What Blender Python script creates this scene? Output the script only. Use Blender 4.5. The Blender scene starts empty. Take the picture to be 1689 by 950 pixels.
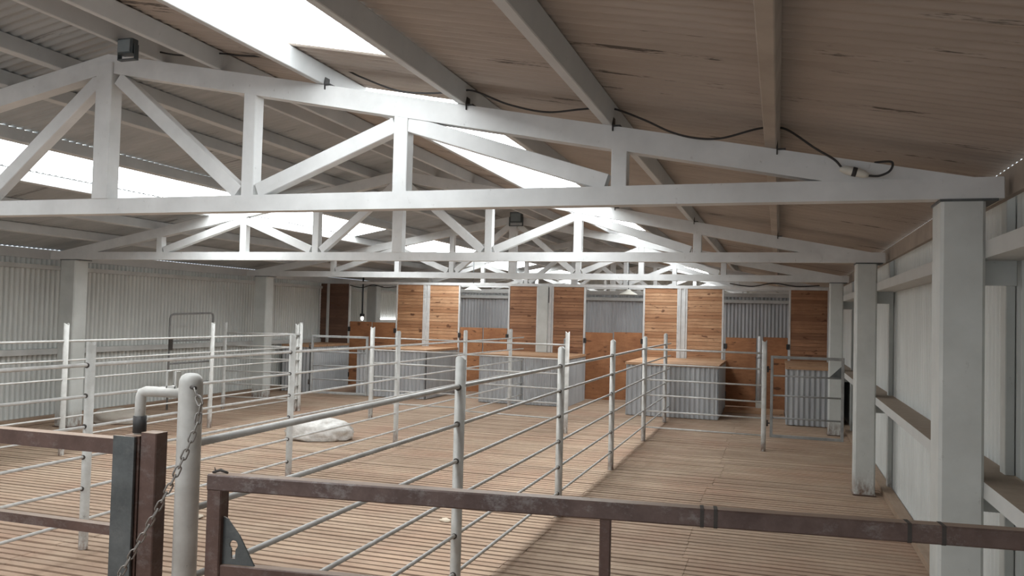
import bpy, bmesh, math, random
from mathutils import Vector, Matrix, noise
random.seed(7)
SC = bpy.context.scene
COL = SC.collection
PI = math.pi

# ------------------------------------------------------------------ helpers
class MB:
    def __init__(s): s.v = []; s.f = []; s.sm = []
    def add(s, vs, fs, smooth=False):
        n = len(s.v); s.v += [Vector(v) for v in vs]
        for f in fs: s.f.append([i + n for i in f]); s.sm.append(smooth)
    def beam(s, p0, p1, w, h, up=(0, 0, 1), c=0.004):
        """chamfered bar from p0 to p1; w across, h along up"""
        p0, p1 = Vector(p0), Vector(p1); d = (p1 - p0).normalized()
        u = Vector(up); x = d.cross(u)
        if x.length < 1e-5: u = Vector((0, 1, 0)); x = d.cross(u)
        x.normalize(); y = x.cross(d).normalized()
        c = min(c, w * .3, h * .3); a, b = w / 2, h / 2
        prof = [(a, -b + c), (a, b - c), (a - c, b), (-a + c, b), (-a, b - c), (-a, -b + c), (-a + c, -b), (a - c, -b)]
        vs = [p + x * q[0] + y * q[1] for p in (p0, p1) for q in prof]
        fs = [[i, (i + 1) % 8, (i + 1) % 8 + 8, i + 8] for i in range(8)] + [list(range(7, -1, -1)), list(range(8, 16))]
        s.add(vs, fs); return s
    def box(s, x0, x1, y0, y1, z0, z1, c=0.003):
        if x1 < x0: x0, x1 = x1, x0
        if y1 < y0: y0, y1 = y1, y0
        if z1 < z0: z0, z1 = z1, z0
        return s.beam(((x0 + x1) / 2, (y0 + y1) / 2, z0), ((x0 + x1) / 2, (y0 + y1) / 2, z1), x1 - x0, y1 - y0, (0, 1, 0), c)
    def tube(s, path, r, seg=10, cap=True):
        path = [Vector(p) for p in path]; n = len(path)
        rs = r if isinstance(r, (list, tuple)) else [r] * n
        ref = Vector((0, 0, 1))
        d0 = (path[1] - path[0]).normalized()
        if abs(d0.dot(ref)) > .9: ref = Vector((1, 0, 0))
        vs = []
        for i, p in enumerate(path):
            d = (path[min(i + 1, n - 1)] - path[max(i - 1, 0)]).normalized()
            x = d.cross(ref)
            if x.length < 1e-4: x = d.orthogonal()
            x.normalize(); y = x.cross(d); ref = y if abs(d.dot(y)) < .9 else ref
            for k in range(seg):
                a = 2 * PI * k / seg; vs.append(p + (x * math.cos(a) + y * math.sin(a)) * rs[i])
        fs = [[i * seg + k, i * seg + (k + 1) % seg, (i + 1) * seg + (k + 1) % seg, (i + 1) * seg + k] for i in range(n - 1) for k in range(seg)]
        s.add(vs, fs, True)
        if cap:
            n0 = len(s.v) - len(vs)
            s.f.append([n0 + k for k in range(seg - 1, -1, -1)]); s.sm.append(False)
            s.f.append([n0 + (n - 1) * seg + k for k in range(seg)]); s.sm.append(False)
        return s
    def build(s, name, m, parent=None, loc=None):
        org = Vector(loc) if loc is not None else (parent.matrix_world.translation.copy() if parent else None)
        if org is None:
            org = Vector((sum(v.x for v in s.v) / len(s.v), sum(v.y for v in s.v) / len(s.v), min(v.z for v in s.v)))
        off = org
        me = bpy.data.meshes.new(name)
        me.from_pydata([v - off for v in s.v], [], s.f); me.update()
        for p, q in zip(me.polygons, s.sm): p.use_smooth = q
        bm = bmesh.new(); bm.from_mesh(me); bmesh.ops.recalc_face_normals(bm, faces=bm.faces); bm.to_mesh(me); bm.free()
        me.materials.append(m)
        o = bpy.data.objects.new(name, me); COL.objects.link(o)
        if parent:
            o.parent = parent
            o.location = off - parent_world(parent)
        else: o.location = off
        ORG[o.name] = off.copy()
        return o
ORG = {}
def parent_world(p): return ORG[p.name]
class _MW: pass
_old_build = MB.build
def build(s, name, m, parent=None, loc=None):
    if parent is not None and loc is None: loc = ORG[parent.name]
    return _old_build(s, name, m, parent, loc)
MB.build = build

def tag(o, label=None, cat=None, group=None, kind=None):
    if label: o['label'] = label
    if cat: o['category'] = cat
    if group: o['group'] = group
    if kind: o['kind'] = kind
    return o
def thing(name, loc, label, cat, group=None):
    o = bpy.data.objects.new(name, None); COL.objects.link(o); o.location = loc
    o.empty_display_size = .1
    ORG[o.name] = Vector(loc)
    return tag(o, label, cat, group)
def struct(name, mb, m): return tag(mb.build(name, m, None, (0, 0, 0)), kind='structure')

def corr(mb, O, U, V, ulen, vlen, pitch=.076, amp=.009, seg=6, nv=1, phase=0., groove=0):
    """corrugated sheet: waves along U, ridges along V, depth along U x V"""
    O, U, V = Vector(O), Vector(U).normalized(), Vector(V).normalized(); N = U.cross(V).normalized()
    n = max(2, int(round(ulen / pitch * seg))); vs = []; fs = []
    for i in range(n + 1):
        u = ulen * i / n; cc = math.cos(2 * PI * (u + phase) / pitch)
        w = amp * (cc if not groove else groove * (1 - 2 * ((1 - groove * cc) / 2) ** 3.2))
        for j in range(nv + 1): vs.append(O + U * u + V * (vlen * j / nv) + N * w)
    for i in range(n):
        for j in range(nv):
            a = i * (nv + 1) + j; fs.append([a, a + nv + 1, a + nv + 2, a + 1])
    mb.add(vs, fs, True); return mb

# ------------------------------------------------------------------ materials
class NT:
    def __init__(s, name):
        s.m = bpy.data.materials.new(name); s.m.use_nodes = True; s.t = s.m.node_tree
        s.b = s.t.nodes['Principled BSDF']; s.geo = s.t.nodes.new('ShaderNodeNewGeometry')
    def n(s, t, **k):
        x = s.t.nodes.new(t)
        for a, b in k.items(): setattr(x, a, b)
        return x
    def l(s, a, b): s.t.links.new(a, b)
    def noise(s, scale, vec=(1, 1, 1), detail=4, rough=.6):
        mp = s.n('ShaderNodeMapping'); mp.inputs['Scale'].default_value = vec
        s.l(s.geo.outputs['Position'], mp.inputs['Vector'])
        x = s.n('ShaderNodeTexNoise'); x.inputs['Scale'].default_value = scale
        x.inputs['Detail'].default_value = detail; x.inputs['Roughness'].default_value = rough
        s.l(mp.outputs[0], x.inputs['Vector']); return x.outputs['Fac']
    def ramp(s, fac, stops):
        r = s.n('ShaderNodeValToRGB'); e = r.color_ramp.elements
        while len(e) < len(stops): e.new(.5)
        for q, (p, c) in zip(e, stops):
            q.position = p; q.color = (c, c, c, 1) if not isinstance(c, tuple) else (*c, 1)
        s.l(fac, r.inputs[0]); return r.outputs[0]
    def mix(s, fac, a, b, mode='MIX'):
        x = s.n('ShaderNodeMix', data_type='RGBA', blend_type=mode)
        for sock, val in ((x.inputs[0], fac), (x.inputs[6], a), (x.inputs[7], b)):
            if isinstance(val, (int, float)): sock.default_value = val
            elif isinstance(val, tuple): sock.default_value = (*val, 1)
            else: s.l(val, sock)
        return x.outputs[2]
    def zband(s, z0, z1):
        sx = s.n('ShaderNodeSeparateXYZ'); s.l(s.geo.outputs['Position'], sx.inputs[0])
        mr = s.n('ShaderNodeMapRange'); mr.inputs[1].default_value = z0; mr.inputs[2].default_value = z1
        mr.inputs[3].default_value = 1; mr.inputs[4].default_value = 0
        s.l(sx.outputs[2], mr.inputs[0]); return mr.outputs[0]
    def math(s, op, a, b):
        x = s.n('ShaderNodeMath', operation=op)
        for i, v in enumerate((a, b)):
            if isinstance(v, (int, float)): x.inputs[i].default_value = v
            else: s.l(v, x.inputs[i])
        return x.outputs[0]
    def bump(s, h, strength=.2, dist=.01):
        x = s.n('ShaderNodeBump'); x.inputs['Strength'].default_value = strength; x.inputs['Distance'].default_value = dist
        s.l(h, x.inputs['Height']); s.l(x.outputs[0], s.b.inputs['Normal'])
    def done(s, col, rough=.7, metal=0., spec=.5):
        if isinstance(col, tuple): s.b.inputs['Base Color'].default_value = (*col, 1)
        else: s.l(col, s.b.inputs['Base Color'])
        s.b.inputs['Roughness'].default_value = rough; s.b.inputs['Metallic'].default_value = metal
        s.b.inputs['Specular IOR Level'].default_value = spec
        return s.m

def m_paint(name, a, b, rough=.6, rust=False, scale=3., chips=.0, rcol=(.16, .085, .05)):
    t = NT(name)
    c = t.mix(t.ramp(t.noise(scale), [(.35, 0.), (.7, 1.)]), a, b)
    if chips:
        c = t.mix(t.ramp(t.noise(26, (1, 1, .6), 6, .75), [(.63, 0.), (.70, chips)]), c, (.20, .18, .16))
    if rust:
        f = t.math('MULTIPLY', t.zband(.02, .24), t.ramp(t.noise(22, (1, 1, .4), 5, .7), [(.38, 0.), (.6, 1.)]))
        c = t.mix(f, c, rcol)
    t.bump(t.noise(40), .08, .004)
    return t.done(c, rough)

TRUSS = m_paint('white_truss_paint', (.60, .60, .59), (.73, .73, .72), .55, chips=.35)
COLUMN = m_paint('grey_white_column_paint', (.52, .535, .51), (.62, .635, .61), .5, rust=True, chips=.25)
POST = m_paint('white_pipe_paint', (.45, .435, .405), (.60, .59, .56), .45, rust=True, scale=9, chips=.6)
RAIL = m_paint('pale_rail_paint', (.47, .455, .43), (.62, .61, .585), .38, scale=11, chips=.5)
GATEGREY = m_paint('grey_gate_paint', (.22, .22, .215), (.33, .33, .32), .45, scale=9, chips=.6)
PURLIN = m_paint('grey_purlin_paint', (.50, .51, .51), (.60, .605, .60), .6, scale=2, chips=.2)
EAVE = m_paint('dusty_brown_eave_timber', (.34, .285, .235), (.44, .38, .32), .7, scale=3, chips=.3)
GIRT = m_paint('pale_girt_paint', (.50, .50, .48), (.60, .60, .58), .6, scale=4, chips=.3)
FRAME = m_paint('white_frame_paint', (.62, .62, .61), (.74, .74, .73), .45, scale=7, chips=.25)

def m_girt():
    t = NT('dusty_girt'); sx = t.n('ShaderNodeSeparateXYZ'); t.l(t.geo.outputs['Normal'], sx.inputs[0])
    up = t.ramp(sx.outputs[2], [(.6, 0.), (.9, 1.)])
    c = t.mix(t.noise(5), (.50, .50, .48), (.60, .60, .58))
    d = t.mix(t.noise(12), (.20, .15, .11), (.33, .26, .20))
    return t.done(t.mix(up, c, d), .75)
DUSTGIRT = m_girt()

def m_sheet(name, a, b, vertical=True, streak=None, rough=.55, metal=0.):
    t = NT(name)
    v = (1, 1, .12) if vertical else (.15, 1, 1)
    c = t.mix(t.ramp(t.noise(6, v, 5), [(.3, 0.), (.7, 1.)]), a, b)
    c = t.mix(t.ramp(t.noise(.9), [(.4, 0.), (.75, .35)]), c, tuple(x * .72 for x in a))
    if streak:
        f = t.ramp(t.noise(5.2, (.09, 1.6, .3), 7, .78), [(.605, 0.), (.64, streak)])
        c = t.mix(f, c, (.05, .042, .036))
    return t.done(c, rough, metal)
WALLSHEET = m_sheet('pale_corrugated_wall', (.62, .635, .61), (.72, .73, .705))
ROOFSHEET = m_sheet('dusty_roof_sheet', (.37, .315, .27), (.46, .40, .35), False, streak=.85, rough=.62)
ROOFGREY = m_sheet('grey_roof_sheet', (.37, .385, .39), (.47, .485, .49), False, streak=.5, rough=.62)  # greyer left-slope copy; cold light is partly put into the sheet colour
GALV = m_sheet('galvanised_sheet', (.42, .43, .44), (.58, .59, .60), True, rough=.45, metal=.2)

def m_floor():
    t = NT('dusty_floor_slats')
    c = t.mix(t.ramp(t.noise(2.2, (.5, 1, 1), 5), [(.35, 0.), (.7, 1.)]), (.385, .272, .195), (.52, .39, .288))
    c = t.mix(t.ramp(t.noise(.8, (1, 1, 1), 6), [(.45, 0.), (.7, .55)]), c, (.41, .235, .165))
    c = t.mix(t.math('MULTIPLY', t.geo.outputs['Random Per Island'], .35), c, (.30, .22, .165))
    c = t.mix(t.ramp(t.noise(30, (1, 1, 1), 5, .8), [(.70, 0.), (.76, .7)]), c, (.16, .11, .085))
    t.bump(t.noise(60, (.15, 1, 1)), .12, .004)
    return t.done(c, .85, spec=.2)
FLOOR = m_floor()

def m_wood(name, cols, grain=(.12, 1, 1.4), knots=True, rough=.6, horizontal=True, spec=.35):
    t = NT(name)
    c = t.mix(t.ramp(t.geo.outputs['Random Per Island'], [(.1, 0.), (.9, 1.)]), cols[0], cols[1])
    c = t.mix(t.ramp(t.noise(2.6, (1, 1, 1), 5, .7), [(.42, 0.), (.68, .55)]), c, cols[2])
    g = t.ramp(t.noise(28, grain, 6, .65), [(.35, 0.), (.7, 1.)])
    c = t.mix(t.math('MULTIPLY', g, .55), c, cols[2])
    if knots:
        c = t.mix(t.ramp(t.noise(9, (.7, 1, 1.7), 2, .4), [(.665, 0.), (.72, .85)]), c, (.13, .055, .028))
    t.bump(g, .1, .003)
    return t.done(c, rough, spec=spec)
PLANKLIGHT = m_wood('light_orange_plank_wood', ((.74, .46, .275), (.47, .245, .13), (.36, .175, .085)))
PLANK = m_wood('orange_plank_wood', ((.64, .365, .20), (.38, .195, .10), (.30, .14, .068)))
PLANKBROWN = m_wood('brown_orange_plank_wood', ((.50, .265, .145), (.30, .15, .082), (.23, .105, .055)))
PLANKSHADE = m_wood('shaded_plank_wood', ((.22, .12, .08), (.155, .085, .06), (.10, .055, .04)))  # darker plank wood; the far corner's shade is put into its colour
DOORWOOD = m_wood('red_brown_door_board', ((.54, .26, .12), (.42, .185, .08), (.22, .085, .04)), (.18, 1, .9))
WORKTOP = m_wood('pale_worktop_wood', ((.56, .36, .22), (.48, .29, .17), (.36, .20, .11)))
CURB = m_wood('dusty_curb_timber', ((.42, .31, .22), (.36, .26, .19), (.24, .16, .11)), (1, .12, 1), False)

def m_rust(name, a, b, c2, wear=.6, rough=.5):
    t = NT(name)
    c = t.mix(t.ramp(t.noise(9, (1, 1, 1), 5, .7), [(.35, 0.), (.65, 1.)]), a, b)
    c = t.mix(t.ramp(t.noise(13, (1, 1, 1.5), 9, .8), [(.52, 0.), (.64, wear)]), c, c2)
    sx = t.n('ShaderNodeSeparateXYZ'); t.l(t.geo.outputs['Normal'], sx.inputs[0])
    up = t.ramp(sx.outputs[2], [(.7, 0.), (.95, .8)])
    c = t.mix(up, c, (.34, .25, .19))
    t.bump(t.noise(30), .12, .004)
    return t.done(c, rough, .15)
RUST = m_rust('rusty_gate_steel', (.080, .044, .034), (.13, .076, .060), (.23, .20, .185), .4)
RUSTWORN = m_rust('worn_gate_steel', (.082, .050, .042), (.145, .097, .083), (.29, .265, .255), .55)
DARKSTEEL = m_rust('dark_bare_steel', (.062, .068, .068), (.11, .118, .118), (.16, .16, .155), .4, .42)
CHAIN = NT('dull_chain_metal'); CHAIN = CHAIN.done(CHAIN.mix(CHAIN.noise(60), (.16, .14, .12), (.36, .34, .32)), .45, .6)
BLACK = NT('black_rubber'); BLACK = BLACK.done(BLACK.mix(BLACK.noise(30), (.018, .017, .017), (.04, .037, .036)), .6)
HOLE = NT('dark_weld'); HOLE = HOLE.done(HOLE.mix(HOLE.noise(50), (.03, .027, .025), (.08, .065, .055)), .7)
VOID = NT('dark_sheet_below_floor'); VOID = VOID.done(VOID.mix(VOID.noise(3), (.05, .033, .022), (.09, .06, .042)), .95, spec=.1)
PLASTIC = NT('white_plastic_film')
_c = PLASTIC.mix(PLASTIC.ramp(PLASTIC.noise(11, (1, 1, 1), 6, .7), [(.35, 0.), (.7, 1.)]), (.52, .49, .45), (.74, .71, .67))
PLASTIC.bump(PLASTIC.noise(14, (1, 1, 1), 5), .45, .03); PLASTIC = PLASTIC.done(_c, .35)
DUSTBAG = NT('dusty_bag_film'); DUSTBAG = DUSTBAG.done(DUSTBAG.mix(DUSTBAG.noise(8), (.36, .31, .26), (.48, .43, .37)), .7)
WOOL = NT('wool_tuft'); WOOL = WOOL.done(WOOL.mix(WOOL.noise(40), (.55, .46, .36), (.72, .64, .52)), .95)
CREAM = NT('cream_plastic'); CREAM = CREAM.done(CREAM.mix(CREAM.noise(50), (.55, .52, .45), (.70, .67, .60)), .5)
LAMPGREY = NT('dark_lamp_housing'); LAMPGREY = LAMPGREY.done(LAMPGREY.mix(LAMPGREY.noise(20), (.045, .055, .06), (.08, .095, .10)), .5)
GLASSDARK = NT('dull_lamp_glass'); GLASSDARK = GLASSDARK.done(GLASSDARK.mix(GLASSDARK.noise(8), (.16, .19, .20), (.26, .29, .30)), .15)

def m_emit(name, col, s, pass_through=None):
    m = bpy.data.materials.new(name); m.use_nodes = True; t = m.node_tree
    t.nodes.remove(t.nodes['Principled BSDF']); out = t.nodes['Material Output']
    e = t.nodes.new('ShaderNodeEmission'); e.inputs[0].default_value = (*col, 1); e.inputs[1].default_value = s
    geo = t.nodes.new('ShaderNodeNewGeometry'); nz = t.nodes.new('ShaderNodeTexNoise'); nz.inputs['Scale'].default_value = 2.
    t.links.new(geo.outputs['Position'], nz.inputs['Vector'])
    mr = t.nodes.new('ShaderNodeMapRange'); mr.inputs[3].default_value = s * .85; mr.inputs[4].default_value = s * 1.15
    t.links.new(nz.outputs['Fac'], mr.inputs[0]); t.links.new(mr.outputs[0], e.inputs[1])
    if pass_through is None: t.links.new(e.outputs[0], out.inputs[0])
    else:
        tr = t.nodes.new('ShaderNodeBsdfTransparent'); tr.inputs[0].default_value = (*pass_through, 1)
        a = t.nodes.new('ShaderNodeAddShader'); t.links.new(e.outputs[0], a.inputs[0]); t.links.new(tr.outputs[0], a.inputs[1])
        t.links.new(a.outputs[0], out.inputs[0])
    return m
SKYLIGHT = m_emit('translucent_skylight_sheet', (.93, .98, 1.), 6.5, (.7, .7, .7))
OPAL = m_emit('opal_skylight_sheet', (.93, .98, 1.), 9.8)
BULB = m_emit('lit_bulb', (1, .97, .92), 6.)
TUBE = m_emit('lit_tube', (1, 1, 1), 4.)

# ------------------------------------------------------------------ measures (metres)
YT = [4.3355, 8.8207, 13.2459, 17.70, 22.15, 26.60]      # truss planes
XK = -4.307; SL = .18813; ZP = 3.377; ZB0 = 2.300; ZB1 = 2.402
XR, XL = 1.12, -9.9                                     # wall sheets
YB = 16.3                                               # wooden partition
Y0, Y1 = -3.0, 29.0
F1, F2, F3 = -1.749, -4.557, -7.574
def ztop(x): return ZP - SL * abs(x - XK)
RS = .125                                               # roof sheet above the top chords

# ------------------------------------------------------------------ floor
mb = MB(); y = Y0; pitch = .09; gap = .026; k = 0
while y < YB:
    if k % 5 == 0: jit = [0] + [random.uniform(-.05, .05) for _ in range(4)] + [0]
    k += 1
    seams = [XL + .06, -7.3, F2 - .2, F1 + .02, -.62, XR - .03]
    seams = [q + j for q, j in zip(seams, jit)]
    for a, b in zip(seams, seams[1:]):
        dz = random.uniform(-.0025, .0025)
        mb.box(a + .0012, b - .0012, y, y + pitch - gap, -.035 + dz, dz, .003)
    y += pitch
mb.box(XL + .06, XR - .03, YB, Y1, -.04, 0, .002)
struct('floor', mb, FLOOR)
mb = MB(); mb.box(XL, XR, Y0, YB, -.62, -.60); struct('trim_1', mb, VOID)  # dark brown sheet below the slats, seen through the gaps
# timber curbs along the walls
mb = MB(); mb.box(1.0, XR - .02, Y0, YB, 0.004, .06); struct('baseboard_right', mb, CURB)
mb = MB(); mb.box(XL + .02, XL + .12, Y0, YB, 0.004, .10); struct('baseboard_left', mb, CURB)

# ------------------------------------------------------------------ walls
mb = MB(); corr(mb, (XR, Y0, -.05), (0, 1, 0), (0, 0, 1), Y1 - Y0, ztop(XR) + RS - .04 + .05, .082, .012, 10, groove=1)
struct('wall_right', mb, WALLSHEET)
mb = MB(); corr(mb, (XL, Y0, -.05), (0, 1, 0), (0, 0, 1), Y1 - Y0, ztop(XL) + RS - .04 + .05, .082, .020, 12, groove=1)
struct('wall_left', mb, WALLSHEET)
mb = MB(); corr(mb, (XL, Y1, -.05), (1, 0, 0), (0, 0, 1), XR - XL, 3.6, .15, .010, 4)
struct('wall_far', mb, WALLSHEET)
mb = MB(); corr(mb, (-8.45, 18.25, 0), (1, 0, 0), (0, 0, 1), XR + 8.45 - .02, 2.19, .076, .012, 8)
struct('wall_back', mb, GALV)
mb = MB(); mb.box(-8.45, XR - .02, 18.17, 18.235, 2.06, 2.13); mb.box(-8.45, XR - .02, 18.18, 18.24, 2.19, 2.27); struct('trim_2', mb, GIRT)
# girts
for i, (z0, z1) in enumerate(((2.02, 2.10), (.90, .975))):
    mb = MB(); mb.box(.92, XR - .012, Y0, Y1, z0, z1, .006); struct('trim_%d' % (3 + i), mb, DUSTGIRT)
for i, (z0, z1) in enumerate(((2.165, 2.225), (.965, 1.045))):
    mb = MB(); mb.box(XL + .012, XL + .10, Y0, Y1, z0, z1, .006); struct('trim_%d' % (5 + i), mb, GIRT)
# wall studs behind the columns
for i, yy in enumerate(YT[:3]):
    mb = MB(); mb.box(XR - .055, XR - .012, yy + .26, yy + .36, 0.06, 2.36, .004)
    mb.box(.925, XR - .02, yy + .20, yy + .235, 1.90, 2.02, .004); mb.box(.925, XR - .02, yy + .20, yy + .235, .80, .90, .004)
    struct('trim_%d' % (7 + i), mb, COLUMN)

# ------------------------------------------------------------------ roof
def roof_patch(mb, side, d0, d1, y0, y1, pitch=.076, seg=6):
    """d = horizontal distance from the ridge"""
    O = (XK + side * d0, y0, ZP + RS - SL * d0); V = (side, 0, -SL)
    corr(mb, O, (0, 1, 0), V, y1 - y0, (d1 - d0) * math.hypot(1, SL), pitch, .009, seg, phase=y0)
SKY = {1: (1.645, 2.56, [(-1.2, 3.93), (4.85, 12.9), (14.1, 17.3), (18.4, 21.9), (23.0, 26.4)]),
       -1: (1.829, 2.71, [(-1.2, 3.6), (4.85, 12.65), (14.0, 17.3), (18.4, 21.9), (23.0, 26.4)])}
wi = 1
for side in (1, -1):
    ceil = MB()
    d0, d1, ys = SKY[side]; eave = (1.075 - XK) if side == 1 else (XK + 9.875)
    roof_patch(ceil, side, 0, d0 + .01, Y0, Y1); roof_patch(ceil, side, d1 - .01, eave, Y0, Y1)
    y = Y0
    for a, b in ys + [(Y1, Y1)]:
        roof_patch(ceil, side, d0, d1, y, a)
        y = b
    for a, b in ys:
        w = MB(); roof_patch(w, side, d0, d1, a, b, .076, 4); struct('window_%d' % wi, w, SKYLIGHT if side == 1 else OPAL); wi += 1
    struct('ceiling', ceil, ROOFSHEET if side == 1 else ROOFGREY)

# purlins (timber rafters along the shed, resting on the top chords)
PR = [('right', 1, d) for d in (.42, .88, 1.635, 2.56, 3.41, 4.255)] + [('left', -1, d) for d in (.42, .90, 1.80, 2.72, 3.60, 4.45)]
pl = {('right', .42): 'grey purlin right of the ridge, highest on the right slope',
      ('right', .88): 'grey purlin second down from the ridge on the right slope',
      ('right', 1.635): 'grey purlin along the upper edge of the right-hand skylights',
      ('right', 2.56): 'grey purlin along the lower edge of the right-hand skylights',
      ('right', 3.41): 'dark grey purlin between the skylight purlin and the purlin nearest the right wall',
      ('right', 4.255): 'beige purlin on the right slope nearest the right wall',
      ('left', .42): 'grey purlin left of the ridge, highest on the left slope',
      ('left', .90): 'grey purlin second down from the ridge on the left slope',
      ('left', 1.80): 'grey purlin along the upper edge of the left-hand skylights',
      ('left', 2.72): 'brightly lit purlin along the lower edge of the left-hand skylights',
      ('left', 3.60): 'shaded purlin next below the left-hand skylights',
      ('left', 4.45): 'shaded purlin lowest on the left slope, nearest the left wall'}
for nm, side, d in PR:
    x = XK + side * d; zb = ztop(x)
    root = thing('purlin', (x, YT[0], zb), pl[(nm, d)], 'purlin', None)
    m = MB(); up = Vector((side * SL, 0, 1)).normalized()
    c = Vector((x, 0, zb)) + up * .058
    m.beam(c + Vector((0, Y0, 0)), c + Vector((0, Y1, 0)), .058, .112, up, .004); m.build('timber', EAVE if side == 1 and d > 4 else PURLIN, root)
    if side == 1 and d > 1:
        for yy in YT[:2]:
            q = MB(); xx = x + .036
            q.box(x + .03, x + .037, yy - .006, yy + .05, zb - .035, zb + .06, .001); q.box(x + .03, x + .075, yy - .006, yy + .05, zb - .012, zb - .004, .001)
            q.build('cleat', BLACK, root)
# eave beams
for side, x, lab in ((1, 1.035, 'brownish eave beam along the top of the right wall'), (-1, -9.835, 'pale eave beam along the top of the left wall')):
    m = MB(); zb = ztop(x)
    if side == 1: m.box(x, x + .03, Y0, Y1, zb - .05, zb + .084, .003)
    else: m.box(x - .03, x + .03, Y0, Y1, zb - .03, zb + .104, .004)
    tag(m.build('eave_beam', EAVE if side == 1 else PURLIN), lab, 'beam')

# ------------------------------------------------------------------ trusses
ordn = ['nearest', 'second nearest', 'third nearest', 'fourth nearest', 'fifth nearest', 'farthest']
TL = ['nearest white timber roof truss, resting on the nearest right column with a cable along it',
      'white timber roof truss second from the camera, resting on the second column from the camera',
      'white timber roof truss third from the camera, just in front of the wooden partition',
      'white timber roof truss just behind the wooden partition, fourth from the camera',
      'distant white roof truss seen over the partition, fifth from the camera',
      'farthest white roof truss, near the far end wall']
NA, NBx, NC = 1.131, 2.181, 3.480
def truss(yt, label):
    root = thing('roof_truss', (XK, yt, ZB0), label, 'roof truss', 'white timber roof trusses')
    yc = yt + .05; T = .09
    m = MB(); m.box(-9.62, 1.0, yt, yt + .10, ZB0, ZB1, .005); m.build('bottom_chord', TRUSS, root)
    hs = 5.30
    for side in (1, -1):
        m = MB(); h = .125
        xo = XK + side * hs
        # bevelled heel so that the chord runs out on the bottom chord
        tp = [(XK, ztop(XK)), (xo, ztop(xo))]
        xb = XK + side * ((ZP - h - ZB1) / SL)
        poly = [(XK, ZP), (xo, ztop(xo)), (xo, ZB1 - .002), (xb, ZB1 - .002), (XK, ZP - h)]
        if ztop(xo) < ZB1: poly[1] = (XK + side * ((ZP - ZB1) / SL), ZB1); poly.pop(2)
        n = len(poly); vs = [(x, yt + .004, z) for x, z in poly] + [(x, yt + .096, z) for x, z in poly]
        fs = [list(range(n)), list(range(2 * n - 1, n - 1, -1))] + [[i, (i + 1) % n, (i + 1) % n + n, i + n] for i in range(n)]
        m.add(vs, fs); m.build('top_chord', TRUSS, root)
    def under(x): return ztop(x) - .125
    m = MB(); m.box(XK - .080, XK + .054, yt - .012, yt + .088, ZB1, ZP - .06, .005); m.build('king_post', TRUSS, root)
    for s in (1, -1):
        for d, w in ((NA, .088), (NBx, .090), (NC, .085)):
            x = XK + s * d; m = MB(); m.box(x - w / 2, x + w / 2, yt + .006, yt + .094, ZB1, under(x) + .01, .004); m.build('web_post', TRUSS, root)
        for (xa, za), (xb, zb) in (((XK + s * .10, ZP - .18), (XK + s * (NA - .09), ZB1 + .035)),
                                   ((XK + s * (NBx - .06), under(XK + s * NBx) - .05), (XK + s * (NA + .09), ZB1 + .035)),
                                   ((XK + s * (NBx + .06), under(XK + s * NBx) - .045), (XK + s * (NC - .09), ZB1 + .03))):
            d = Vector((xb - xa, 0, zb - za)).normalized()
            m = MB(); m.beam(Vector((xa, yc, za)) - d * .02, Vector((xb, yc, zb)) + d * .02, .078, .092, Vector((0, 0, 1)) - d * d.z, .004)
            m.build('diagonal_brace', TRUSS, root)
    return root
for yt, lb in zip(YT, TL): truss(yt, lb)

# ------------------------------------------------------------------ columns
def column(x0, x1, yt, label):
    root = thing('column', ((x0 + x1) / 2, yt + .12, 0), label, 'column', 'painted steel columns')
    m = MB(); m.box(x0, x1, yt, yt + .235, .012, ZB0 - .012, .014); m.build('shaft', COLUMN, root)
    m = MB(); m.box(x0 - .012, x1 + .012, yt - .012, yt + .245, 0.003, .012, .002); m.build('base_plate', RUST, root)
    m = MB(); m.box(x0 - .006, x1 + .05, yt - .006, yt + .24, ZB0 - .012, ZB0, .002); tag(m.build('cap_plate', DARKSTEEL, root), 'dark steel cap plate')
CR = [(.73, .922), (.732, .926), (.735, .926)]
cl = ['broad grey-white column in the right foreground, nearest of the right-hand columns',
      'grey-white column on the right, second from the camera, beside the grey pen gate',
      'grey-white column at the right end of the wooden partition']
for (a, b), yy, lb in zip(CR, YT, cl): column(a, b, yy, lb)
for yy, lb in ((YT[1], 'grey-white column against the left wall, nearest of the left-hand columns'),
               (YT[2], 'grey-white column on the left wall beside the corner counter'),
               (YT[3], 'pinkish-grey column seen through the leftmost doorway of the partition')):
    column(-9.43, -9.17, yy, lb)

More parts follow.
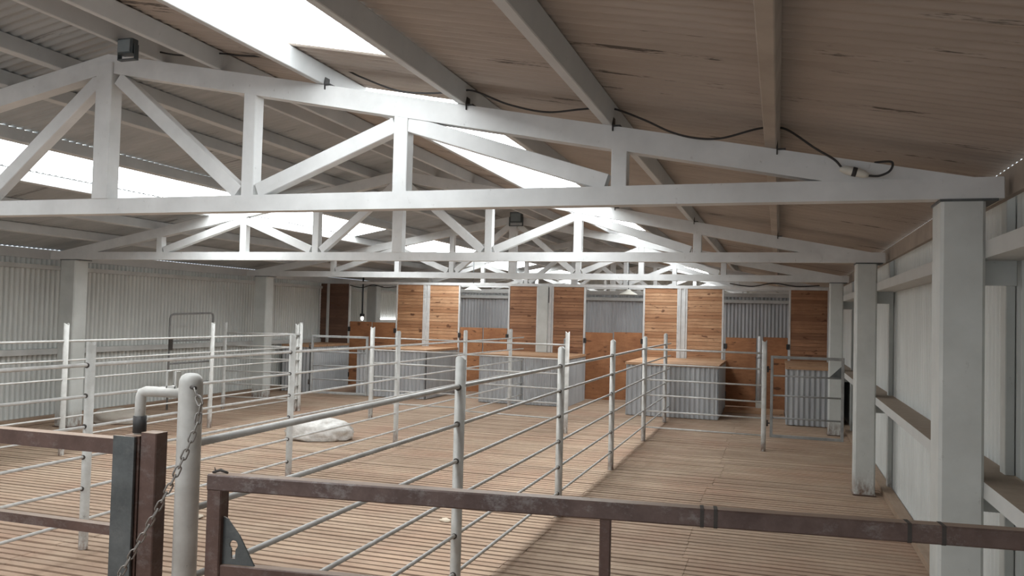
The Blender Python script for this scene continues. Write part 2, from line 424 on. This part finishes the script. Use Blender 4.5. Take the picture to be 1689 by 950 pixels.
# ------------------------------------------------------------------ pipe fences
RZ = [1.27, 1.06, .848, .636, .42, .20]
def post_mesh(x, y, ztp, r=.031, seg=18, ang=0.):
    m = MB(); vs = []; n = seg; prof = [(r, 0), (r, 1), (r * .86, 1), (r * .86, 0.9)]
    for rr, lv in prof:
        for k in range(n):
            a = 2 * PI * k / n
            z = 0.002 if lv == 0 else (ztp - .024 * math.cos(a - ang) ** 2 if lv == 1 else ztp - .12)
            vs.append((x + rr * math.cos(a), y + rr * math.sin(a), z))
    fs = [[j * n + k, j * n + (k + 1) % n, (j + 1) * n + (k + 1) % n, (j + 1) * n + k] for j in range(3) for k in range(n)]
    m.add(vs, fs, True)
    m.f.append([3 * n + k for k in range(n)]); m.sm.append(False)
    return m
def fence(name, pts, label, zt=1.445, rails=RZ, r0=.0135, r1=.0108, ext=None, rings=0, rr=.031, post_skip=()):
    root = thing(name, (pts[0][0], pts[0][1], 0), label, 'fence', 'white pipe pen fences')
    d = Vector((pts[-1][0] - pts[0][0], pts[-1][1] - pts[0][1], 0)).normalized()
    ang = math.atan2(d.y, d.x) + PI / 2; posts = {}
    for i, (x, y) in enumerate(pts):
        if i in post_skip: continue
        m = post_mesh(x, y, zt + random.uniform(-.012, .012), rr, ang=ang); posts[(x, y)] = m.build('post', POST, root)
    path = list(pts)
    if ext: path = ([ext[0]] if ext[0] else []) + path + ([ext[1]] if ext[1] else [])
    for j, z in enumerate(rails):
        m = MB(); m.tube([(x, y, z + random.uniform(-.006, .006)) for x, y in path], r0 if j == 0 else r1, 10); m.build('rail', RAIL, root)
    for x, y in pts[:rings]:
        for j, z in enumerate(rails):
            q = MB(); a = Vector((x, y, z)) - d * (rr - .004); q.tube([a - d * .010, a], (r0 if j == 0 else r1) + .0055, 12); q.build('weld_ring', HOLE, posts[(x, y)])
    return root
fence('pipe_fence', [(F1, 4.45), (F1, 6.78), (F1, 9.07), (F1, 11.38), (F1, 13.58)],
      'long white pipe fence in the middle, starting at the thick chained gate post', ext=((F1, 2.16), (F1, 14.22)), rings=3)
fence('pipe_fence', [(F2, 4.55), (F2, 7.05), (F2, 9.42), (F2, 11.76), (F2, 14.0)],
      'long white pipe fence left of the middle one, passing the white plastic sack', ext=((F2, 1.9), (F2, 14.78)), rings=2)
fence('pipe_fence', [(F3, 4.8), (F3, 7.20), (F3, 9.70), (F3, 11.95)],
      'long white pipe fence nearest the left wall', zt=1.47, ext=((F3, 2.2), None), rings=0)
fence('pipe_fence', [(F1 + .04, 11.36), (-.165, 11.25)], 'short cross fence between the middle fence and the grey pen gate', zt=1.445, post_skip=(0,))
fence('pipe_fence', [(-6.12, 11.72), (F2 - .04, 11.76)], 'short cross fence behind the white plastic sack, ending at a wide post', rails=[.87, .655, .45, .25, 1.08, 1.27], post_skip=(1,), rr=.036)
fence('pipe_fence', [(F2 + .04, 11.74), (-2.90, 11.57)], 'cross fence in front of the second counter, ending at the post with the open gate', zt=1.475, post_skip=(0,))
fence('pipe_fence', [(-8.80, 11.6), (F3 - .04, 11.9)], 'short cross fence between the left wall and the leftmost long fence', zt=1.45, post_skip=())

# ------------------------------------------------------------------ pen gates (pipe/RHS frames)
def pen_gate(p0, p1, z0, z1, label, bars, mat, gusset=None, w=.036):
    p0, p1 = Vector((*p0, 0)), Vector((*p1, 0)); d = (p1 - p0).normalized()
    root = thing('pen_gate', (p0.x, p0.y, z0), label, 'gate', None)
    up = Vector((0, 0, 1))
    for p, nm in ((p0, 'stile'), (p1, 'stile')):
        m = MB(); m.beam(p + up * z0, p + up * z1, w, w, d, .004); st = m.build(nm, mat, root)
        if p is p0: st0 = st
    for z in (z0 + w / 2, z1 - w / 2):
        m = MB(); m.beam(p0 + up * z + d * w / 2, p1 + up * z - d * w / 2, w, w, up, .004); m.build('frame_rail', mat, root)
    for z in bars:
        m = MB(); m.tube([p0 + up * z + d * w / 2, p1 + up * z - d * w / 2], .011, 10); m.build('bar', mat, root)
    if gusset:
        q = MB(); a = p1 - d * w / 2 + up * gusset; nrm = d.cross(up) * .004
        tri = [a, a + up * .15, a - d * .15]
        q.add([v + nrm for v in tri] + [v - nrm for v in tri], [[0, 1, 2], [5, 4, 3], [0, 3, 4, 1], [1, 4, 5, 2], [2, 5, 3, 0]]); q.build('latch_plate', DARKSTEEL, root)
    for z in (z0 + .18, z1 - .18):
        q = MB(); q.tube([p0 - d * .05 + up * (z - .04), p0 - d * .05 + up * (z + .04)], .012, 10); q.tube([p0 - d * .06 + up * z, p0 + up * z], .009, 8); q.build('hinge', HOLE, st0)
    return root
pen_gate((-.07, 11.27), (.79, 11.27), .185, 1.245, 'grey pen gate with a triangular latch plate beside the second right column', [.985, .73, .44], GATEGREY, .985)
pen_gate((-7.14, 11.62), (-6.20, 11.70), .35, 1.285, 'grey pen gate left of the wide post, in front of the leftmost doorway', [1.02, .80, .58], GATEGREY)
pen_gate((-2.955, 11.64), (-3.10, 12.35), .25, 1.36, 'grey pen gate standing open edge-on behind the second fence post', [1.08, .85, .62, .42], GATEGREY)
# bent pipe gate by the left wall
root = thing('pipe_hurdle', (-9.45, 11.0, 0), 'dark bent pipe hurdle standing against the left wall between the two columns', 'hurdle')
m = MB(); m.tube([(-9.42, 11.0, .004), (-9.42, 11.0, 1.49), (-9.42, 11.02, 1.54), (-9.42, 11.07, 1.56), (-9.42, 12.0, 1.585), (-9.42, 12.05, 1.57), (-9.42, 12.07, 1.52), (-9.42, 12.07, .004)], .017, 10); m.build('frame', GATEGREY, root)
for z in (1.12, .75, .40):
    m = MB(); m.tube([(-9.42, 11.0, z), (-9.42, 12.07, z)], .015, 8); m.build('bar', GATEGREY, root)
m = MB(); m.box(-9.405, -9.39, 10.97, 11.05, .97, 1.17, .002); m.build('latch', HOLE, root)

# ------------------------------------------------------------------ foreground gate post, hinge arm, chain
gp = thing('gate_post', (-1.752, 2.15, 0), 'thick white round gate post with a chain, in the left foreground', 'post')
m = MB(); r = .0365
prof = [(.002, r), (1.455, r), (1.468, r * .96), (1.480, r * .82), (1.488, r * .5), (1.490, r * .1)]
m.tube([(-1.752, 2.15, z) for z, _ in prof], [q for _, q in prof], 28); m.build('pipe', POST, gp)
m = MB(); m.tube([(-1.775, 2.15, 1.425), (-1.918, 2.145, 1.424), (-1.933, 2.1435, 1.419), (-1.938, 2.143, 1.404), (-1.938, 2.143, 1.20)], .0165, 14); arm = m.build('hinge_arm', POST, gp)
m = MB(); m.tube([(-1.938, 2.143, 1.292), (-1.938, 2.143, 1.345)], .0205, 14); tag(m.build('hinge_sleeve', BLACK, arm), 'black hinge sleeve')
m = MB()
for dx in (-.019, .013): m.box(-1.822 + dx, -1.822 + dx + .008, 2.14, 2.165, 1.432, 1.492, .002)
m.box(-1.842, -1.80, 2.14, 2.165, 1.436, 1.446, .002); m.build('latch_fork', POST, gp)
m = MB(); m.tube([(-1.735, 2.128, 1.448), (-1.700, 2.106, 1.448)], .006, 8); m.build('chain_pin', HOLE, gp)
ch = thing('chain', (-1.70, 2.10, .6), 'dull metal chain hanging across the thick white gate post', 'chain')
ctrl = [(-1.703, 2.108, 1.4454),(-1.672, 2.098, 1.400),(-1.672, 2.085, 1.3421),(-1.697, 2.072, 1.2596),(-1.731, 2.06, 1.1732),(-1.7708, 2.05, 1.0915),(-1.8268, 2.045, .9924),(-1.8963, 2.04, .8762),(-1.9573, 2.04, .80),(-2.0, 2.04, .75)]
pts = []
for a, b in zip(ctrl, ctrl[1:]):
    a, b = Vector(a), Vector(b); pts += [a.lerp(b, t / 40) for t in range(40)]
acc = [pts[0]]; L = .0275
for p in pts:
    if (p - acc[-1]).length >= L: acc.append(p)
for i, (a, b) in enumerate(zip(acc, acc[1:])):
    d = (b - a).normalized(); c = (a + b) / 2; s = d.cross(Vector((0, 1, .2))).normalized(); t = s.cross(d)
    s = (s * math.cos(.6) + t * math.sin(.6)) if i % 2 else (s * math.cos(-.95) + t * math.sin(-.95))
    loop = []
    for k in range(14):
        an = 2 * PI * k / 14; e = .0085
        loop.append(c + d * (math.copysign(.0095, math.cos(an)) * (abs(math.cos(an)) > .05) + math.cos(an) * .008) + s * math.sin(an) * .0082)
    m = MB(); m.tube(loop + [loop[0], loop[1]], .0027, 6, cap=False); m.build('link', CHAIN, ch)

# rusty gate on the right of the post
A = Vector((-1.598, 2.10, 0)); B = Vector((.98, 2.395, 0)); dg = (B - A).normalized(); up = Vector((0, 0, 1)); ZG = 1.198; W = .048
rg = thing('steel_gate', (A.x, A.y, .2), 'rusty brown steel gate crossing the right foreground, with dust on its top rail', 'gate')
m = MB(); m.beam(A - dg * W / 2 + up * (ZG - W / 2), B + up * (ZG - W / 2), W, W, up, .004); trl = m.build('top_rail', RUSTWORN, rg)
for u0 in (1.42, 1.455, 1.93, 2.01):
    c0 = A + dg * u0 + up * (ZG - W / 2); q = MB(); q.beam(c0 - dg * .005, c0 + dg * .005, W + .0016, W + .0016, up, .003); tag(q.build('scorch_band', HOLE, trl), 'dark scorched band')
for z in (.932, .58, .24):
    m = MB(); m.beam(A + dg * W / 2 + up * (z - .018), B - dg * .02 + up * (z - .018), .036, .036, up, .003); m.build('cross_rail', RUST, rg)
m = MB(); m.beam(A + up * .20, A + up * (ZG - W + .001), W, W, dg, .004); m.build('stile', RUST, rg)
m = MB(); m.beam(B - dg * W / 2 + up * .20, B - dg * W / 2 + up * (ZG - W + .001), W, W, dg, .004); m.build('stile', RUST, rg)
cx = A + dg * 1.165
m = MB(); m.beam(cx + up * .20, cx + up * (ZG - W + .001), .030, .030, dg, .003); m.build('upright', RUST, rg)
# gusset with keyhole between stile and cross rail
g0 = A + dg * (W / 2) + up * .932; nrm = dg.cross(up).normalized() * .003
def gp2(u, v): return g0 + dg * u + up * v
outer = [(0, 0), (.105, 0), (.055, .085), (.012, .135), (0, .140)]
hole = [(.036 + .014 * math.cos(a), .058 + .014 * math.sin(a)) for a in [-PI / 2 + .55 + (2 * PI - 1.1) * k / 10 for k in range(11)]] + [(.030, .018), (.042, .018)]
m = MB()
bm = bmesh.new()
ov = [bm.verts.new(gp2(*q)) for q in outer]; hv = [bm.verts.new(gp2(*q)) for q in hole]
eds = [bm.edges.new((ov[i], ov[(i + 1) % len(ov)])) for i in range(len(ov))] + [bm.edges.new((hv[i], hv[(i + 1) % len(hv)])) for i in range(len(hv))]
bmesh.ops.triangle_fill(bm, edges=eds, use_beauty=True)
ex = bmesh.ops.extrude_face_region(bm, geom=bm.faces[:]); bmesh.ops.translate(bm, verts=[v for v in ex['geom'] if isinstance(v, bmesh.types.BMVert)], vec=nrm * 2)
bm.verts.index_update(); m.add([v.co.copy() for v in bm.verts], [[v.index for v in f.verts] for f in bm.faces]); bm.free()
tag(m.build('gusset_plate', DARKSTEEL, rg), 'dark triangular gusset plate with keyhole')
# rough weld spatter on the corner
m = MB(); m.tube([A + up * (ZG + .002) - dg * .02, A + up * (ZG + .010) + dg * .005, A + up * (ZG + .003) + dg * .03], [.004, .005, .003], 6); m.tube([A + up * (ZG + .001) - dg * .01, A + up * (ZG + .018) - dg * .015], [.003, .001], 5); m.build('weld', HOLE, rg)

# rusty gate on the left
lg = thing('steel_gate', (-1.95, 2.12, .2), 'rusty brown steel gate at the left edge, hung on the white gate post', 'gate')
YL = 2.12
m = MB(); m.box(-4.3, -1.985, YL - .024, YL + .024, 1.226, 1.274, .004); m.build('top_rail', RUST, lg)
for z in (.998, .72, .44, .24):
    m = MB(); m.box(-4.3, -1.985, YL - .015, YL + .015, z - .030, z, .003); m.build('cross_rail', RUST, lg)
m = MB(); m.box(-1.958, -1.900, YL - .020, YL + .035, .20, 1.288, .003); m.build('stile', RUST, lg)
m = MB(); m.box(-1.896, -1.836, YL - .018, YL + .035, .20, 1.300, .003); m.build('stile', RUST, lg)
m = MB(); m.box(-1.988, -1.905, YL - .034, YL - .0245, .20, 1.287, .001); tag(m.build('cover_plate', DARKSTEEL, lg), 'dark bare steel cover plate')
m = MB(); m.box(-4.35, -4.3, YL - .024, YL + .024, .20, 1.274, .004); m.build('end_stile', RUST, lg)

# ------------------------------------------------------------------ wooden partition
hb = MB(); hb.box(-9.12, .93, YB - .03, YB + .04, 2.285, 2.335, .004)
tag(hb.build('header_rail', FRAME), 'white header rail along the top of the wooden partition', 'rail')
hb = MB()
def panel(x0, x1, label, mat=PLANK, z0=.02, z1=2.285, stl=.035, nb=22):
    root = thing('plank_panel', ((x0 + x1) / 2, YB, z0), label, 'panel', 'plank panels of the partition')
    m = MB(); h = (z1 - z0) / nb
    z = z0
    while z < z1 - .02:
        hh = min(random.choice((.058, .066, .066, .076)), z1 - z)
        if z + hh > z1 - .05: hh = z1 - z
        m.box(x0 + stl, x1 - stl, YB - .012, YB + .012, z, z + hh - .007, .003); z += hh
    m.box(x0 + stl, x1 - stl, YB + .006, YB + .011, z0, z1, .001)
    m.build('planks', mat, root)
    for a in (x0, x1 - stl):
        m = MB(); m.box(a, a + stl, YB - .022, YB + .022, z0, z1, .003); m.build('frame_stile', FRAME, root)
    return root
panel(-9.87, -9.09, 'dark shaded plank panel in the far left corner of the partition', PLANKSHADE)
panel(-7.955, -7.28, 'orange plank panel right of the leftmost doorway')
panel(-7.19, -6.455, 'light orange plank panel left of the second doorway', PLANKLIGHT)
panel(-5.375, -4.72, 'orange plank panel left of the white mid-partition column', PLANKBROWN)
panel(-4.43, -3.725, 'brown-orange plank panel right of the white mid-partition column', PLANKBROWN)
panel(-2.555, -1.855, 'light orange plank panel right of the third doorway', PLANKLIGHT)
panel(-1.725, -1.0, 'light orange plank panel left of the rightmost doorway', PLANKLIGHT)
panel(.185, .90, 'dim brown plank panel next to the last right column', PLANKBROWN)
# extra cross timber seen on the dark corner panel
m = MB(); m.box(-9.66, -9.60, YB - .05, YB - .024, .96, 2.28, .003); tag(m.build('corner_batten', GIRT), 'pale vertical batten on the dark corner plank panel', 'batten')
# steel posts in the partition
def pipost(x0, x1, y0, y1, z0, z1, label, mat=FRAME, nm='partition_post'):
    root = thing(nm, ((x0 + x1) / 2, (y0 + y1) / 2, z0), label, 'post')
    w = x1 - x0; m = MB()
    m.box(x0, x0 + w * .28, y0, y1, z0, z1, .003); m.build('flange', mat, root)
    m = MB(); m.box(x1 - w * .28, x1, y0, y1, z0, z1, .003); m.build('flange', mat, root)
    m = MB(); m.box(x0 + w * .28, x1 - w * .28, y0 + (y1 - y0) * .4, y1, z0, z1, .002); m.build('web', mat, root)
pipost(-7.278, -7.192, YB - .03, YB + .03, .004, 2.285, 'grey steel post between the two left orange plank panels')
pipost(-1.853, -1.727, YB - .03, YB + .03, .004, 2.285, 'white steel post between the two light orange panels on the right')
column_mid = thing('partition_column', (-4.575, YB - .06, .94), 'wide white column in the middle of the partition above the second counter', 'column')
m = MB(); m.box(-4.715, -4.50, YB - .10, YB - .031, .94, 2.30, .006); m.build('shaft', COLUMN, column_mid)
m = MB(); m.box(-4.495, -4.435, YB - .05, YB - .031, .94, 2.30, .004); m.build('side_flange', FRAME, column_mid)
m = MB(); m.box(-4.492, -4.478, YB - .058, YB - .051, 1.95, 2.27, .001); m.build('slot', HOLE, column_mid)

def door(x0, x1, z0, z1, label, hinge_left=True, mat=DOORWOOD):
    root = thing('swing_door', ((x0 + x1) / 2, YB, z0), label, 'door', 'low swing doors of the partition')
    m = MB(); n = max(3, int((z1 - z0) / .22))
    m.box(x0 + .008, x1 - .008, YB - .015, YB + .008, z0, z1, .003); leaf = m.build('leaf', mat, root)
    xh = x0 if hinge_left else x1
    for z in (z0 + .22, z1 - .17):
        q = MB(); q.box(xh - .03, xh + .03, YB - .036, YB - .023, z - .05, z + .05, .002); q.build('hinge', BLACK, leaf)
door(-9.085, -8.535, .05, 1.45, 'left leaf of the leftmost low doorway, under the hanging bulb')
door(-8.525, -7.96, .05, 1.445, 'right leaf of the leftmost low doorway, under the bright light strip', False)
door(-6.45, -5.925, .05, 1.395, 'left leaf of the second low doorway, half hidden by a fence post')
door(-5.915, -5.38, .05, 1.40, 'right leaf of the second low doorway, above the second counter', False)
door(-3.72, -3.148, .03, 1.375, 'left leaf of the third low doorway, beside the second counter')
door(-3.135, -2.56, .05, 1.395, 'right leaf of the third low doorway, behind the third counter', False)
door(-.965, -.385, .06, 1.36, 'dark stained left leaf of the rightmost low doorway', True)
door(-.275, .180, .02, 1.385, 'knotty right leaf of the rightmost low doorway, behind the grey pen gate', False)
wp = thing('downpipe', (-.33, YB - .06, 0), 'white vertical pipe between the two leaves of the rightmost doorway', 'pipe')
m = MB(); m.tube([(-.33, YB - .06, .12), (-.33, YB - .06, 1.40)], .030, 14); m.build('pipe', FRAME, wp)
m = MB(); m.box(-.385, -.275, YB - .11, YB - .02, .003, .14, .006); m.build('foot', CREAM, wp)
m = MB(); m.tube([(-.33, YB - .06, .98), (-.33, YB - .06, 1.03)], .036, 14); m.build('coupling', GIRT, wp)

# ------------------------------------------------------------------ counters (corrugated boxes with timber tops)
def counter(x0, x1, yf, zt, label, seam=None, right_open=True):
    root = thing('counter', ((x0 + x1) / 2, (yf + YB) / 2, 0), label, 'counter', 'corrugated iron counters along the partition')
    zb = zt - .045; yb = YB - .05
    m = MB(); corr(m, (x0, yf, .01), (1, 0, 0), (0, 0, 1), x1 - x0, zb - .01, .082, .016, 10); m.build('front_cladding', GALV, root)
    m = MB(); corr(m, (x1, yf, .01), (0, 1, 0), (0, 0, 1), yb - yf, zb - .01, .082, .016, 10); m.build('side_cladding', GALV, root)
    m = MB(); corr(m, (x0, yf, .01), (0, 1, 0), (0, 0, 1), yb - yf, zb - .01, .082, .016, 10); m.build('side_cladding', GALV, root)
    m = MB(); n = 5; w = (yb + .02 - (yf - .03)) / n
    for k in range(n): m.box(x0 - .025, x1 + .025, yf - .03 + k * w, yf - .03 + (k + 1) * w - .004, zb, zt + random.uniform(-.002, .002), .003)
    m.build('worktop', WORKTOP, root)
    if seam:
        q = MB(); q.box(seam - .012, seam + .012, yf - .024, yf - .010, .01, zb, .002); q.build('cover_strip', GATEGREY, root)
counter(-9.72, -9.08, 14.7, .965, 'corrugated iron counter in the left corner below the dark plank panel')
counter(-7.98, -6.49, 14.66, .965, 'corrugated iron counter between the leftmost and second doorways', -6.50)
counter(-5.44, -3.70, 14.82, .935, 'long corrugated iron counter below the white mid-partition column', -4.60)
counter(-2.50, -.96, 14.25, .925, 'corrugated iron counter at the end of the middle fence, behind the cross fence')
counter(.15, 1.0, 14.20, .96, 'corrugated iron counter at the right, behind the grey pen gate')
# floor-level plank step in front of the rightmost doorway
m = MB(); m.box(-.93, .12, 15.6, 16.2, .003, .05, .004); tag(m.build('door_step', WORKTOP), 'low pale timber step in front of the rightmost doorway', 'step')

# ------------------------------------------------------------------ lamps, cables
def cable(name, pts, r, label, mat=BLACK, sub=10):
    P = [Vector(p) for p in pts]; out = []
    for i in range(len(P) - 1):
        a = P[max(i - 1, 0)]; b = P[i]; c = P[i + 1]; d = P[min(i + 2, len(P) - 1)]
        for k in range(sub):
            t = k / sub; out.append(.5 * ((2 * b) + (c - a) * t + (2 * a - 5 * b + 4 * c - d) * t * t + (3 * b - a - 3 * c + d) * t ** 3))
    out.append(P[-1]); m = MB(); m.tube(out, r, 8); return m
yc = 4.30
root = thing('power_cable', (-1.0, yc, 2.6), 'thin black cable draped along the nearest roof truss', 'cable')
m = cable('c', [(-4.05, yc + .02, 3.40), (-3.7, yc, 3.312), (-3.43, yc, 3.305), (-3.21, yc, 3.272), (-2.95, yc + .10, 3.27), (-2.65, yc + .15, 3.22), (-2.45, yc + .12, 3.125), (-2.15, yc, 2.992), (-1.97, yc, 2.962), (-1.78, yc + .02, 2.962), (-1.66, yc, 2.957), (-1.45, yc, 2.868), (-1.23, yc, 2.813), (-1.03, yc, 2.818), (-.88, yc + .02, 2.822), (-.70, yc, 2.748), (-.55, yc, 2.673), (-.42, yc, 2.635), (-.29, yc, 2.629), (-.12, yc, 2.668), (-.04, yc + .02, 2.676), (.033, yc, 2.655), (.16, yc, 2.56), (.25, yc, 2.50), (.29, yc - .01, 2.448)], .0055, '')
m.build('cord', BLACK, root)
m = cable('c', [(.40, yc, 2.417), (.45, yc - .01, 2.412), (.495, yc - .015, 2.430), (.512, yc - .01, 2.462), (.50, yc, 2.482), (.44, yc + .06, 2.490)], .0055, '')
m.build('tail_cord', BLACK, root)
m = MB(); m.tube([(.275, yc - .006, 2.452), (.30, yc - .008, 2.446), (.345, yc - .01, 2.434), (.385, yc - .01, 2.422), (.405, yc - .006, 2.416)], [.010, .020, .0215, .018, .010], 14); plug = tag(m.build('connector', CREAM, root), 'cream plug and socket')
m = MB(); m.tube([(.332, yc - .01, 2.4375), (.352, yc - .01, 2.432)], .0232, 14); m.build('tape', BLACK, plug)
# small dark stain patch bracket near the end of the cable
def floodlight(x, y, z, label, s=1.):
    root = thing('floodlight', (x, y, z), label, 'lamp')
    m = MB(); m.box(x - .07 * s, x + .07 * s, y - .02, y + .05 * s, z - .05 * s, z + .065 * s, .008); hs_ = m.build('housing', LAMPGREY, root)
    m = MB(); m.box(x - .058 * s, x + .058 * s, y - .028, y - .0205, z - .04 * s, z + .052 * s, .003); m.build('lens', GLASSDARK, hs_)
    m = MB(); m.box(x - .082 * s, x - .074 * s, y - .005, y + .03, z - .085 * s, z + .02, .002); m.box(x + .074 * s, x + .082 * s, y - .005, y + .03, z - .085 * s, z + .02, .002); m.box(x - .082 * s, x + .082 * s, y - .005, y + .03, z - .092 * s, z - .084 * s, .001); m.build('bracket', LAMPGREY, root)
floodlight(-3.80, 3.97, 3.262, 'small dark floodlight hanging under a purlin beside the apex of the nearest roof truss', .8)
floodlight(-4.25, 13.18, 3.33, 'dark floodlight hanging under the ridge in front of the third truss', 1.5)
# drop rod with a lit bulb over the leftmost doorway
root = thing('drop_lamp', (-9.0, 16.7, 1.5), 'dark drop rod with a small lit bulb over the leftmost doorway', 'lamp')
m = MB(); m.tube([(-9.0, 16.7, 2.50), (-9.0, 16.7, 1.62)], .020, 10); m.build('rod', LAMPGREY, root)
m = MB(); m.tube([(-9.0, 16.7, 1.63), (-9.0, 16.7, 1.615), (-9.0, 16.7, 1.56)], [.03, .055, .05], 14); sk = m.build('socket', BLACK, root)
m = MB(); m.tube([(-9.0, 16.7, 1.56), (-9.0, 16.7, 1.54), (-9.0, 16.7, 1.50), (-9.0, 16.7, 1.47)], [.018, .032, .032, .012], 14); m.build('bulb', BULB, sk)
root = thing('light_strip', (-9.0, 18.3, 1.5), 'bright white strip light low on the left wall, seen through the leftmost doorway', 'lamp')
m = MB(); m.box(-9.885, -9.80, 18.8, 20.3, 1.40, 1.47, .004); m.build('batten', FRAME, root)
m = MB(); m.tube([(-9.82, 18.85, 1.495), (-9.82, 20.25, 1.495)], .024, 12); m.build('tube', TUBE, root)
def pendant(x, y, z, label):
    root = thing('pendant_lamp', (x, y, z), label, 'lamp')
    m = MB(); m.tube([(x, y, z + .02), (x, y, z + .05), (x, y, z + .10), (x, y, z + .13)], [.20, .16, .06, .035], 20, cap=False); m.build('shade', CREAM, root)
    m = MB(); m.tube([(x, y, z + .12), (x, y, ztop(x) - .0)], .008, 6); m.build('rod', LAMPGREY, root)
pendant(-6.55, 17.3, 2.20, 'cream lamp shade high in the second doorway')
pendant(-3.05, 17.4, 2.16, 'cream lamp shade high in the third doorway')
# dark cables along the partition top
for i, (x0, x1, yy, zz) in enumerate(((-.9, .72, 16.30, 2.396), (-9.10, -7.95, 16.27, 2.255))):
    m = cable('c', [(x0, yy, zz), (x0 + (x1 - x0) * .25, yy, zz - .05), (x0 + (x1 - x0) * .5, yy, zz + .015), (x0 + (x1 - x0) * .75, yy, zz - .04), (x1, yy, zz - .02)], .010, '')
    tag(m.build('loose_cable', BLACK), ['loose dark cable sagging above the partition at the right', 'loose dark cable sagging across the leftmost doorway'][i], 'cable')

# ------------------------------------------------------------------ sacks and wool
def blob(name, c, sx, sy, sz, rot, mat, label, cat, seed, amp=.18, sub=4):
    bm = bmesh.new(); bmesh.ops.create_icosphere(bm, subdivisions=sub, radius=1)
    R = Matrix.Rotation(rot, 3, 'Z'); vs = []
    for v in bm.verts:
        p = v.co.copy(); n = noise.fractal(p * 1.6 + Vector((seed, 0, 0)), 1., 2., 4) * amp + amp * .55 * abs(noise.noise(p * 4.5 + Vector((0, seed, 0))))
        p *= 1 + n
        q = Vector((p.x * sx, p.y * sy, max(p.z, -.35) * sz + .35 * sz))
        q.x *= 1 + .10 * p.z
        vs.append(R @ q + Vector(c))
    m = MB(); bm.verts.index_update(); m.add(vs, [[v.index for v in f.verts] for f in bm.faces], True); bm.free()
    return tag(m.build(name, mat), label, cat)
blob('plastic_sack', (-5.72, 9.52, .004), .46, .27, .19, .28, PLASTIC, 'crumpled white plastic sack lying on the slatted floor', 'sack', 3.1)
blob('dusty_sack', (-9.0, 9.55, .004), .40, .25, .14, .3, DUSTBAG, 'dusty pale sack slumped at the foot of the nearest left column', 'sack', 8.3)
wl = [(-4.55, 6.02, 'white wool tuft on the floor left of the leftmost gate stile, the farther one'), (-4.42, 5.55, 'pale wool tuft on the floor left of the gate stile, the nearer one'),
      (-4.62, 8.55, 'pale wool tuft on the floor right of the white plastic sack'), (-2.55, 6.25, 'pale wool tuft on the floor behind the rusty gate, left of the first fence post')]
for i, (x, y, lb) in enumerate(wl): blob('wool_tuft', (x, y, .003), .05, .04, .016, i, WOOL, lb, 'wool', 11 + i * 3, .35, 3)

# ------------------------------------------------------------------ light
w = bpy.data.worlds.new('World'); SC.world = w; w.use_nodes = True
bg = w.node_tree.nodes['Background']; bg.inputs[0].default_value = (.86, .93, 1, 1); bg.inputs[1].default_value = 1.25
# sunlight through the clear right-hand roof sheets; tilted suns added to widen lit strip
for nm, e, tilt, ang in (('sun', 1.45, 0., 2.4), ('added_sun', .9, -15.8, 5.), ('added_sun', .55, -29.5, 8.)):
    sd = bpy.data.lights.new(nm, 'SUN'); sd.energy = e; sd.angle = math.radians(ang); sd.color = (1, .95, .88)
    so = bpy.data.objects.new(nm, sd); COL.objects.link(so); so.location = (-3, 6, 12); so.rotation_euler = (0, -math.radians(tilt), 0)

# ------------------------------------------------------------------ camera
cam = bpy.data.cameras.new('camera'); co = bpy.data.objects.new('camera', cam); COL.objects.link(co)
yaw, pitch_, roll = .3146840943961349, .031875630535264106, .025391688553371136
cy, sy = math.cos(yaw), math.sin(yaw); cp, sp = math.cos(pitch_), math.sin(pitch_)
f = Vector((-sy * cp, cy * cp, sp)); r = Vector((cy, sy, 0)); u = r.cross(f)
r2 = r * math.cos(roll) + u * math.sin(roll); u2 = -r * math.sin(roll) + u * math.cos(roll)
M = Matrix((r2, u2, -f)).transposed().to_4x4(); M.translation = Vector((0, 0, 1.7)); co.matrix_world = M
cam.sensor_fit = 'HORIZONTAL'; cam.sensor_width = 36; cam.lens = 1352.83 / 1689 * 36; cam.clip_start = .05; cam.clip_end = 200
SC.camera = co
SC.view_settings.view_transform = 'Standard'; SC.view_settings.look = 'None'; SC.view_settings.gamma = 1
SC.view_settings.use_curve_mapping = False; SC.view_settings.exposure = 0.0
